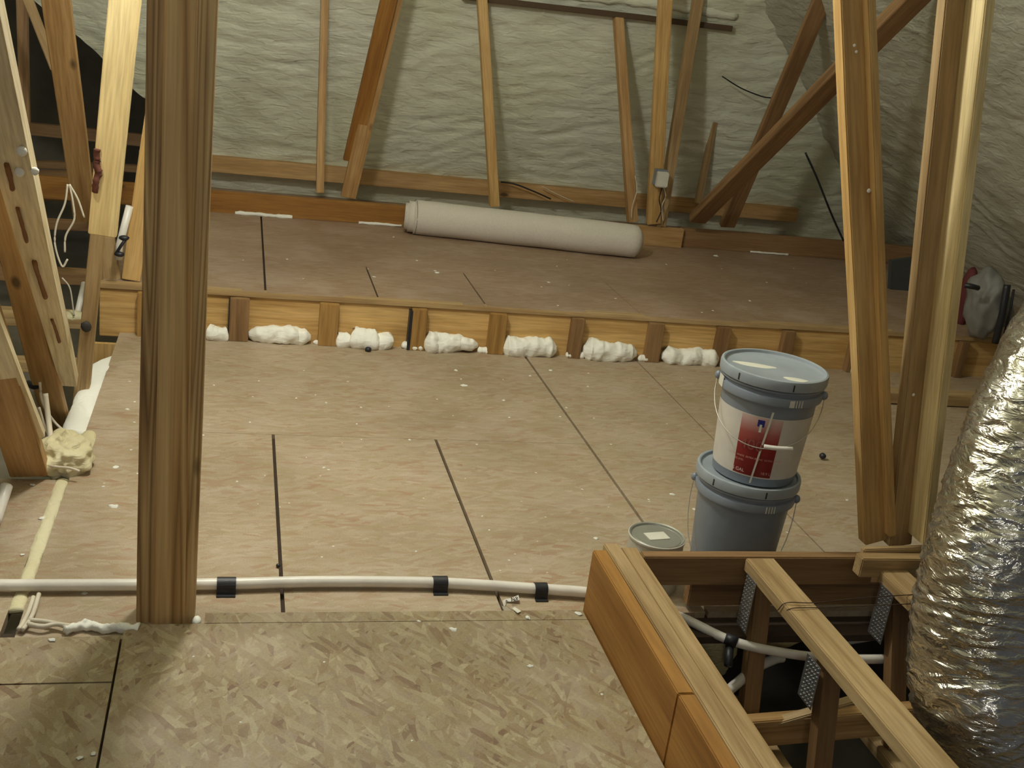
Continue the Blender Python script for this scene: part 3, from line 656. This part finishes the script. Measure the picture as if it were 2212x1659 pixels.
def pail(loc, label, lower):
    loc = Vector(loc); P = empty('paint_pail', loc); bpy.context.view_layer.update(); thing(P, label, 'pail', 'two stacked paint pails')
    h = .345
    body = [(0, 0), (.118, 0), (.124, .004), (.126, .02), (.141, .262), (.1415, .264), (.1525, .266), (.1535, .270), (.1535, .288), (.152, .291), (.146, .293), (.146, .303), (.154, .305), (.154, .310), (.146, .313), (.146, .325)]
    PB = sub(lathe('pail_body', body, GREY, P, loc))
    lid = [(.149, .312), (.158, .314), (.159, .318), (.159, .338), (.157, .344), (.152, .346), (.148, .344), (.146, .336), (.140, .334), (.02, .335), (0, .335)]
    PL = sub(lathe('lid', lid, GREY2, P, loc))
    for a in (-.62, .42):
        bx = bmesh.new(); bm_box(bx, (.156, -.0022, .318), (.1600, .0022, .338)); link('lid_notch', done(bx, 'lid_notch'), INK, PL, Matrix.Translation(loc) @ Matrix.Rotation(CAMD+a, 4, 'Z'))
    # rib marks
    for k in range(4):
        bx = bmesh.new(); bm_box(bx, (.152, -.0015, .268), (.1550, .0015, .289)); link('collar_rib', done(bx, 'collar_rib'), SMEAR, PB, Matrix.Translation(loc) @ Matrix.Rotation(CAMD+.50+k*.06, 4, 'Z'))
    rf = lambda z: .126+(z-.02)*(.015/.242)
    # bail
    grip_a = CAMD+.24 if not lower else CAMD+1.0
    pts = []; n = 30
    for i in range(n+1):
        t = i/n; a = CAMD-1.5+t*3.0
        drop = math.sin(t*math.pi)**.75; rr = .158+.012*drop
        z = .285-(.145 if not lower else .26)*drop
        pts.append(loc+Vector((math.cos(a)*rr, math.sin(a)*rr, max(z, .012))))
    BL = sub(tube('bail', pts, .0014, WIRE, P, seg=6, sm=2))
    for a in (-1.5, 1.5):
        c = loc+Vector((math.cos(CAMD+a)*.156, math.sin(CAMD+a)*.156, .285)); blob('bail_ear', c, (.012, .012, .014), GREY, P, 2, .05)
    if not lower:
        q = pts[15:22]
        tube('grip', [Vector((p.x, p.y, pts[18].z+.003)) + (Vector((p.x, p.y, 0))-Vector((loc.x, loc.y, 0))).normalized()*.002 for p in pts[16:22]], .0068, PVC, BL, seg=14)
        LBL = sub(cyl_patch('paper_label', CAMD-1.75, CAMD+1.75, .030, .224, lambda z: rf(z)+.0008, PAPER, P, loc, 60))
        cyl_patch('red_panel', CAMD-.46, CAMD+.42, .034, .221, lambda z: rf(z)+.0013, REDP, LBL, loc)
        for nm, a0, a1, z0, z1 in (('blue_emblem', -.10, .045, .193, .214),):
            cyl_patch(nm, CAMD+a0, CAMD+a1, z0, z1, lambda z: rf(z)+.0017, BLUE, LBL, loc, 6)
        R = rf(.15)+.0035
        PT = plain('label_pink_ink', srgb((206, 160, 140)), .5); PT2 = plain('label_white_ink', srgb((214, 196, 184)), .5)
        wrap_text('400', .046, .118, CAMD-.14, R, plain('label_outline_ink', srgb((140, 72, 66)), .5), LBL, loc)
        wrap_text('EXTRA WHITE  EXTRA BLANC  EXTRA WHITE', .0078, .090, CAMD-.02, R-.0005, PT, LBL, loc)
        wrap_text('EG-SHEL', .0075, .078, CAMD-.34, R-.001, PT, LBL, loc)
        wrap_text('5 GAL', .014, .044, CAMD-.32, R-.002, PT2, LBL, loc)
        wrap_text('18.9 L', .012, .046, CAMD+.28, R-.002, PT, LBL, loc)
        cyl_patch('paint_run', CAMD-.03, CAMD+.012, .012, .245, lambda z: rf(z)+.0042, SMEAR, P, loc, 4, skew=.17)
        cyl_patch('emblem_stroke', CAMD-.05, CAMD+.0, .176, .2, lambda z: rf(z)+.002, SMEAR, LBL, loc, 4)
        # dried paint on the collar and lid
        cyl_patch('paint_smear', CAMD-1.35, CAMD-1.08, .268, .302, lambda z: .1545, SMEAR, P, loc, 8)
        cyl_patch('paint_smear', CAMD+.42, CAMD+.52, .268, .289, lambda z: .1548, SMEAR, P, loc, 4)
        for c, s in ((Vector((-.055, .02, .3352)), (.062, .02)), (Vector((.022, -.098, .3352)), (.034, .017))):
            bm = bmesh.new(); vs = [bm.verts.new((math.cos(a)*s[0]*(1+.15*math.sin(3*a)), math.sin(a)*s[1], 0)) for a in [k*math.pi/12 for k in range(24)]]; bm.faces.new(vs)
            o = link('paint_smear', done(bm, 's'), SMEAR, P, Matrix.Translation(loc+c) @ Matrix.Rotation(-.35, 4, 'Z')); so = o.modifiers.new('t', 'SOLIDIFY'); so.thickness = .001
    return P
pail((1.553, 2.86, 0), 'lower grey paint pail standing on the deck with a plain side', True)
pail((1.566, 2.86, .336), 'upper grey paint pail with a red and white paper label', False)
# small can
cl = Vector((1.250, 2.765, 0)); cn = empty('paint_can', cl); bpy.context.view_layer.update(); thing(cn, 'small pale round can with a ring lid standing left of the pails', 'can')
lathe('can_body', [(0, 0), (.074, 0), (.075, .003), (.075, .156), (.078, .158), (.078, .163), (.075, .165)], CANW, cn, cl).scale = (1.1, 1.1, 1)
CL = lathe('can_lid', [(.076, .164), (.0745, .166), (.071, .164), (.069, .158), (.066, .158), (.064, .160), (0, .160)], CANM, cn, cl); CL.scale = (1.1, 1.1, 1); sub(CL)
bm = bmesh.new(); bm_box(bm, (-.034, -.022, .1605), (.034, .022, .1618)); link('lid_sticker', done(bm, 's'), SMEAR, CL, Matrix.Translation(cl) @ Matrix.Rotation(.15, 4, 'Z'))

# ================================================================== OPENING ON THE RIGHT
bpy.context.view_layer.update()
tb = empty('header_beam', (1.065, 1.5, 0)); thing(tb, 'thick beam of three boards running along the right side of the near deck', 'beam')
for i, (x0, x1, mt) in enumerate(((.996, 1.036, W_ORANGE), (1.038, 1.078, W_TAN), (1.080, 1.132, W_TAN))):
    y1 = 2.64 if i else 2.60
    b = board3('beam_board', (x0+(x1-x0)/2, .3, .203), (x0+(x1-x0)/2, y1, .203), (1, 0, 0), x1-x0, .001, mt, tb) if False else None
    o = board3('beam_board', (x0, .3, .092), (x0, y1, .092), (0, 0, 1), .222-.006*(i % 2), x1-x0, mt, tb)
o = None
# note: depth axis of board3 points +Y by default; for boards along Y make them from boxes instead
for ch in list(tb.children): bpy.data.objects.remove(ch)
def ybeam(name, x0, x1, y0, y1, z0, z1, mat, par=None, bevel=.003):
    """box running along Y, grain along Y"""
    c = Vector(((x0+x1)/2, y0, (z0+z1)/2)); bm = bmesh.new(); bm_box(bm, (-(x1-x0)/2, -(z1-z0)/2, 0), ((x1-x0)/2, (z1-z0)/2, y1-y0))
    bmesh.ops.bevel(bm, geom=bm.edges[:], offset=bevel, segments=2, affect='EDGES')
    M = Matrix((Vector((1, 0, 0)), Vector((0, 0, -1)), Vector((0, 1, 0)))).transposed().to_4x4(); M.translation = c
    return link(name, done(bm, name), mat, par, M)
ybeam('beam_board', .996, 1.036, 1.94, 2.605, -.02, .200, W_ORANGE, tb)
ybeam('beam_board', .996, 1.036, .3, 1.937, -.02, .200, W_ORANGE, tb)
ybeam('beam_board', 1.0375, 1.082, .3, 2.640, -.02, .202, W_TAN, tb)
ybeam('beam_board', 1.0835, 1.132, .3, 2.625, -.02, .198, W_TAN, tb)
cb = board3('cross_beam', (1.134, 2.565, .154), (1.86, 2.565, .154), (0, 0, 1), .090, .038, W_BROWN); thing(cb, 'cross beam at the far edge of the opening, in front of the pails', 'beam')
cb = board3('cross_beam', (1.31, 2.605, .055), (2.6, 2.605, .055), (0, 0, 1), .075, .038, W_BROWN); thing(cb, 'darker lower cross beam tucked under the first one', 'beam')
cb = board3('cleat', (1.765, 2.495, .205), (2.5, 2.495, .205), (0, 0, 1), .060, .04, W_TAN); thing(cb, 'short tan cleat in front of the feet of the right posts', 'board')
cb = board3('cleat', (1.79, 2.535, .232), (2.4, 2.545, .245), (0, 0, 1), .022, .02, W_TAN); thing(cb, 'thin splintered lath lying on the cleat by the right posts', 'board')
def truss(x0, lab, y1, webs):
    bpy.context.view_layer.update()
    T = empty('floor_truss', (x0+.045, 2.0, .18)); thing(T, lab, 'truss')
    bpy.context.view_layer.update()
    ybeam('top_chord', x0, x0+.089, .3, y1, .160, .198, W_TAN, T)
    ybeam('bottom_chord', x0, x0+.089, .3, y1, -.30, -.262, W_TAN, T)
    for (ya, za, yb, zb) in webs:
        a, b = Vector((x0+.02, ya, za)), Vector((x0+.02, yb, zb)); ax = (b-a).normalized()
        M = Matrix((Vector((1, 0, 0)), ax.cross(Vector((1, 0, 0))), ax)).transposed().to_4x4(); M.translation = a
        bm = bmesh.new(); bm_box(bm, (0, -.019, 0), (.05, .019, (b-a).length)); link('web', done(bm, 'web'), W_BROWN, T, M)
    return T
T1 = truss(1.440, 'floor truss with a broad tan top chord, in the middle of the opening', 2.565, [(2.44, -.262, 2.53, .158), (2.03, -.262, 2.13, .158), (1.90, -.262, 1.62, .158)])
T2 = truss(1.830, 'floor truss farther right, ending behind the foil duct', 2.50, [(2.30, -.262, 2.46, .158)])
def plate(x, y, z, ly, lz, par):
    bm = bmesh.new(); bm_box(bm, (-.001, -ly/2, -lz/2), (.001, ly/2, lz/2))
    for i in range(int(ly/.012)):
        for j in range(int(lz/.012)): bm_box(bm, (-.003, -ly/2+.005+i*.012, -lz/2+.005+j*.012), (-.001, -ly/2+.010+i*.012, -lz/2+.008+j*.012))
    return link('nail_plate', done(bm, 'p'), STEEL, par, Matrix.Translation((x, y, z)))
plate(1.436, 2.12, .095, .07, .12, T1); plate(1.436, 2.50, .09, .06, .16, T1)
plate(1.826, 2.44, .09, .07, .16, T2)
# deeper things in the opening
o = board3('joist', (1.14, 2.28, -.20), (2.6, 2.30, -.14), (0, 0, 1), .085, .04, W_MID); thing(o, 'tan joist low in the opening, crossing below the white pipes', 'joist')
o = board3('joist', (1.6, 2.80, -.07), (2.4, 2.80, -.07), (0, 0, 1), .09, .04, W_BROWN); thing(o, 'dark joist at the back of the opening, under the deck', 'joist')
o = bpx('cross_board', (1640, 1580), (1920, 1500), 2.3, 2.2, 10, .03, W_TAN); thing(o, 'thin lath lying deep in the opening', 'board')
o = blob('insulation_batt', on_y(1512, 1385, 2.66), (.11, .06, .15), INSUL, None, 4, .25, 9); thing(o, 'yellowish insulation batt in the opening beside the header beam', 'insulation')
o = blob('insulation_batt', on_y(1700, 1320, 2.72), (.10, .06, .12), INSUL, None, 4, .25, 9); thing(o, 'dim insulation batt behind the first truss chord', 'insulation')
bpy.context.view_layer.update()
p2 = empty('pvc_pipe', on_z(1480, 1337, .0)); thing(p2, 'white pipe crossing the opening from the header beam to the duct', 'pipe'); bpy.context.view_layer.update()
tube('pipe', [Vector((1.15, 2.655, .018)), Vector((1.215, 2.61, .012)), on_z(1480, 1337, .0), on_z(1580, 1384, -.02), on_z(1680, 1408, -.035), on_z(1780, 1421, -.045), on_z(1880, 1424, -.055), on_z(2010, 1420, -.065)], .0135, PVC, p2, seg=16)
P, Q = on_z(1566, 1378, -.018), on_z(1592, 1388, -.022)
tube('strap', [P, Q], .0165, BLACK, p2, seg=16, sm=0)
tube('strap', [Q*.5+P*.5+Vector((0, -.0, -.015)), Q*.5+P*.5+Vector((-.02, -.05, -.05))], .012, BLACK, p2, seg=10, sm=0)
o = tube('pvc_pipe', [on_z(1530, 1520, -.14), on_z(1575, 1490, -.14), on_z(1630, 1445, -.14), on_z(1672, 1424, -.13), on_z(1690, 1420, -.13)], .015, PVC, seg=16); thing(o, 'short white pipe curving under the long one in the opening', 'pipe')
o = tube('pvc_pipe', [on_z(1810, 1390, -.16), on_z(1850, 1380, -.16), on_z(1950, 1366, -.16), on_z(2010, 1360, -.16)], .014, PVC, seg=16); thing(o, 'dim white pipe behind the first truss, running to the duct', 'pipe')
for j, pts in enumerate((((1680, 1318, .17), (1700, 1302, .203), (1760, 1302, .203), (1860, 1292, .20), (1975, 1284, .2)), ((1695, 1326, .17), (1712, 1314, .202), (1790, 1312, .20), (1975, 1304, .2)))):
    o = tube('tie_wire', [on_z(*p) for p in pts], .0013, plain('rusty_wire', (.10, .06, .045), .6, .5), seg=6)
    thing(o, ('upper of the two thin tie wires strung from the truss to the duct', 'lower of the two thin tie wires strung from the truss to the duct')[j], 'wire')

# foil duct ---------------------------------------------------------
def duct():
    cp = [(2480, 380, 2.40, .150), (2400, 580, 2.26, .150), (2318, 750, 2.16, .150), (2245, 900, 2.08, .152), (2190, 1060, 2.02, .155), (2152, 1200, 1.96, .158), (2128, 1320, 1.93, .162), (2118, 1430, 1.90, .162), (2128, 1520, 1.86, .160), (2160, 1610, 1.84, .155), (2200, 1720, 1.84, .15)]
    pts = [on_y(x, y, Y) for x, y, Y, r in cp]; n = 34
    P = smooth_path(pts, n); rs = []
    for i in range(len(P)):
        t = i/n; k = min(int(t), len(cp)-2); f = t-k; rs.append(cp[k][3]*(1-f)+cp[k+1][3]*f)
    bm = bmesh.new(); R = []; seg = 110
    s = 0
    for i, p in enumerate(P):
        d = (P[min(i+1, len(P)-1)]-P[max(i-1, 0)]).normalized(); x = d.cross(Vector((0, 1, 0))).normalized(); y = x.cross(d)
        if i: s += (P[i]-P[i-1]).length
        ring = []
        for k in range(seg):
            a = 2*math.pi*k/seg; ca, sa = math.cos(a), math.sin(a)
            aa = (a+math.pi/2) % (2*math.pi)      # seam kept on the far side
            ss = s+.022*aa+.010*math.sin(s*31)
            w1 = 1-abs(noise.noise(Vector((aa*1.6, s*5, ss*34)))*2.2); w2 = 1-abs(noise.noise(Vector((aa*3.4, s*9, ss*80+7)))*2)
            big = noise.noise(Vector((ca*.8, sa*.8, s*4)))
            rr = rs[i]*(1+.040*max(w1, 0)**2+.016*w2+.05*big-.035)
            ring.append(bm.verts.new(p+(x*ca+y*sa)*rr-P[0]))
        R.append(ring)
    for a, b in zip(R, R[1:]):
        for k in range(seg): bm.faces.new((a[k], a[(k+1) % seg], b[(k+1) % seg], b[k]))
    bm.faces.new(R[0]); bm.faces.new(R[-1])
    o = link('flex_duct', done(bm, 'duct'), FOIL, None, Matrix.Translation(P[0]), True)
    thing(o, 'thick crinkled silver foil duct coming down at the right edge into the opening', 'duct')
duct()

# clutter under the right slope
o = blob('grey_bag', on_y(2135, 655, 4.9), (.11, .12, .17), BAGG, None, 4, .3, 9); thing(o, 'crumpled grey bag against the right foam slope behind the duct', 'bag')
o = blob('red_cloth', on_y(2088, 640, 5.2), (.05, .06, .17), REDC, None, 3, .25, 9); thing(o, 'dark red bundle between the right posts and the grey bag', 'bundle')
for j, (a, b, r) in enumerate((((2150, 740), (2176, 615), .018), ((2170, 720), (2190, 625), .006), ((2084, 616), (2112, 622), .014))):
    o = tube('black_hose', [on_y(*a, 4.78), on_y((a[0]+b[0])/2+2, (a[1]+b[1])/2, 4.76), on_y(*b, 4.78)], r, BLACK, seg=10); thing(o, ('thick black hose upright beside the grey bag', 'thin black cable right of the thick hose', 'short black fitting on top of the red bundle')[j], 'hose')
o = bpx('dark_panel', (1950, 640), (1955, 560), 5.9, 5.9, 60, .04, plain('slate_panel', (.06, .065, .06), .8)); thing(o, 'dark grey panel standing between the two right posts', 'panel')
o = board3('pale_board', (3.0, 4.45, .03), (3.9, 4.45, .03), (0, 0, 1), .05, .10, W_TAN); thing(o, 'pale board lying on the deck between the right post and the duct', 'board')

# ================================================================== CRUMBS AND PLUGS
for (x, y, z, s), lb in (((795, 757, .004, .016), 'black plug on the deck under the white foam mound'), ((1777, 987, .012, .014), 'black round plug on the deck right of the pails'), ((601, 1223, .004, .007), 'small dark plug beside the left seam')):
    P = on_z(x, y, z); o = blob('black_plug', P+Vector((0, 0, s*.3)), (s, s, s*.9), BLACK, None, 2, .15, 20, 0.0); thing(o, lb, 'plug')
crumb_me = []
for k in range(5):
    bm = bmesh.new(); bmesh.ops.create_icosphere(bm, subdivisions=2, radius=1); ph = Vector((k*7, 1, 2))
    for v in bm.verts:
        kx = 1+noise.noise(v.co*1.6+ph)*.6; v.co = Vector((v.co.x*kx, v.co.y*kx*.8, max(v.co.z*.4*kx, -.05)))
    me = done(bm, 'crumb'); me.materials.append(FOAM_W)
    for p in me.polygons: p.use_smooth = True
    crumb_me.append(me)
EXP = [(1003, 833, 8, 0), (1088, 865, 5, 0), (985, 800, 5, 0), (1452, 1068, 7, 0), (1287, 1163, 6, 0), (885, 950, 4, 0), (700, 1010, 4, 0), (462, 832, 3, 0), (275, 884, 5, 0), (280, 824, 3, 0), (291, 868, 3, 0), (290, 912, 3, 0), (250, 1009, 8, 0), (246, 1094, 11, 0), (223, 1051, 4, 0), (92, 1119, 8, 0), (80, 1158, 4, 0), (183, 1282, 7, 0), (52, 1029, 5, 0), (82, 1039, 6, 0), (70, 1047, 6, 0), (48, 1198, 5, 0), (122, 1087, 4, 0), (438, 940, 4, 0), (540, 912, 3, 0), (512, 1040, 3, 0), (1500, 1100, 5, 0), (1030, 960, 3, 0), (640, 860, 3, 0), (780, 880, 3, 0), (1210, 900, 3, 0), (1320, 960, 3, 0), (1190, 800, 5, 0), (1145, 812, 4, 0), (1270, 835, 3, 0), (1100, 1210, 3, 0), (720, 1180, 3, 0), (1830, 1080, 4, 0), (1700, 1150, 3, 0), (1546, 553, 6, 1), (808, 598, 4, 1), (940, 585, 4, 1), (945, 589, 6, 1), (1205, 660, 3, 1), (1365, 682, 6, 1), (1540, 671, 3, 1), (1516, 675, 3, 1), (900, 528, 3, 1), (850, 512, 3, 1), (1620, 650, 4, 1), (1330, 645, 3, 1), (1185, 610, 4, 1), (620, 560, 3, 1), (980, 1360, 9, 2), (905, 1342, 5, 2), (1146, 1439, 7, 2), (1250, 1326, 9, 2), (1140, 1334, 7, 2), (172, 1637, 8, 2), (202, 1628, 7, 2), (112, 1382, 8, 2), (700, 1430, 3, 2), (520, 1560, 3, 2), (418, 1418, 3, 2), (890, 1600, 3, 2), (1300, 1500, 4, 2)]
where = ('on the lower deck', 'on the raised deck', 'on the near deck')
grp = ('foam crumbs on the lower deck', 'foam crumbs on the raised deck', 'foam crumbs on the near deck')
for i in range(75):
    lev = random.choice((0, 0, 1))
    if lev: EXP.append((random.uniform(470, 1800), random.uniform(560, 640)+.0, random.uniform(1.5, 3), 1))
    else: EXP.append((random.uniform(200, 1480), random.uniform(800, 1240), random.uniform(1.5, 3.2), 0))
for i, (x, y, s, lev) in enumerate(EXP):
    z = (0, Z2, .014)[lev]; P = on_z(x, y, z)
    if lev == 0 and not (2.62 < P.y < 4.85 and (P.x > -.46 or P.y < 3.40)): continue
    if lev == 0 and abs(P.x-1.575) < .2 and abs(P.y-2.86) < .2: continue
    if lev == 1 and not (5.0 < P.y < 6.6): continue
    if lev == 1 and P.y > 6.1 and .9 < P.x < 2.5: continue
    o = bpy.data.objects.new('foam_crumb', crumb_me[i % 5]); COL.objects.link(o)
    sc_ = s*depth_of(P)/F_PX; o.scale = (sc_, sc_, sc_*.7); o.location = P; o.rotation_euler = (0, 0, random.uniform(0, 6))
    thing(o, 'small white foam crumb lying '+where[lev], 'foam crumb', grp[lev])
for j, (px, py, Y, s) in enumerate(((1877, 412, 2.615, .006), (1846, 98, 2.615, .004), (1850, 112, 2.615, .004), (1973, 853, 2.595, .005), (47, 326, 2.72, .012), (42, 372, 2.80, .012), (75, 370, 2.80, .010))):
    o = blob('foam_fleck', on_y(px, py, Y), (s, s*.5, s), FOAM_W, None, 2, .2)
    thing(o, ('white foam fleck halfway up the left post of the right pair', 'upper foam fleck high on the left post of the right pair', 'lower foam fleck high on the left post of the right pair', 'white fleck low on the right post of the right pair', 'foam fleck at the edge of the pale leaning board, topmost', 'foam ring on the face of the pale leaning board', 'foam fleck right of the ring on the pale leaning board')[j], 'foam fleck')
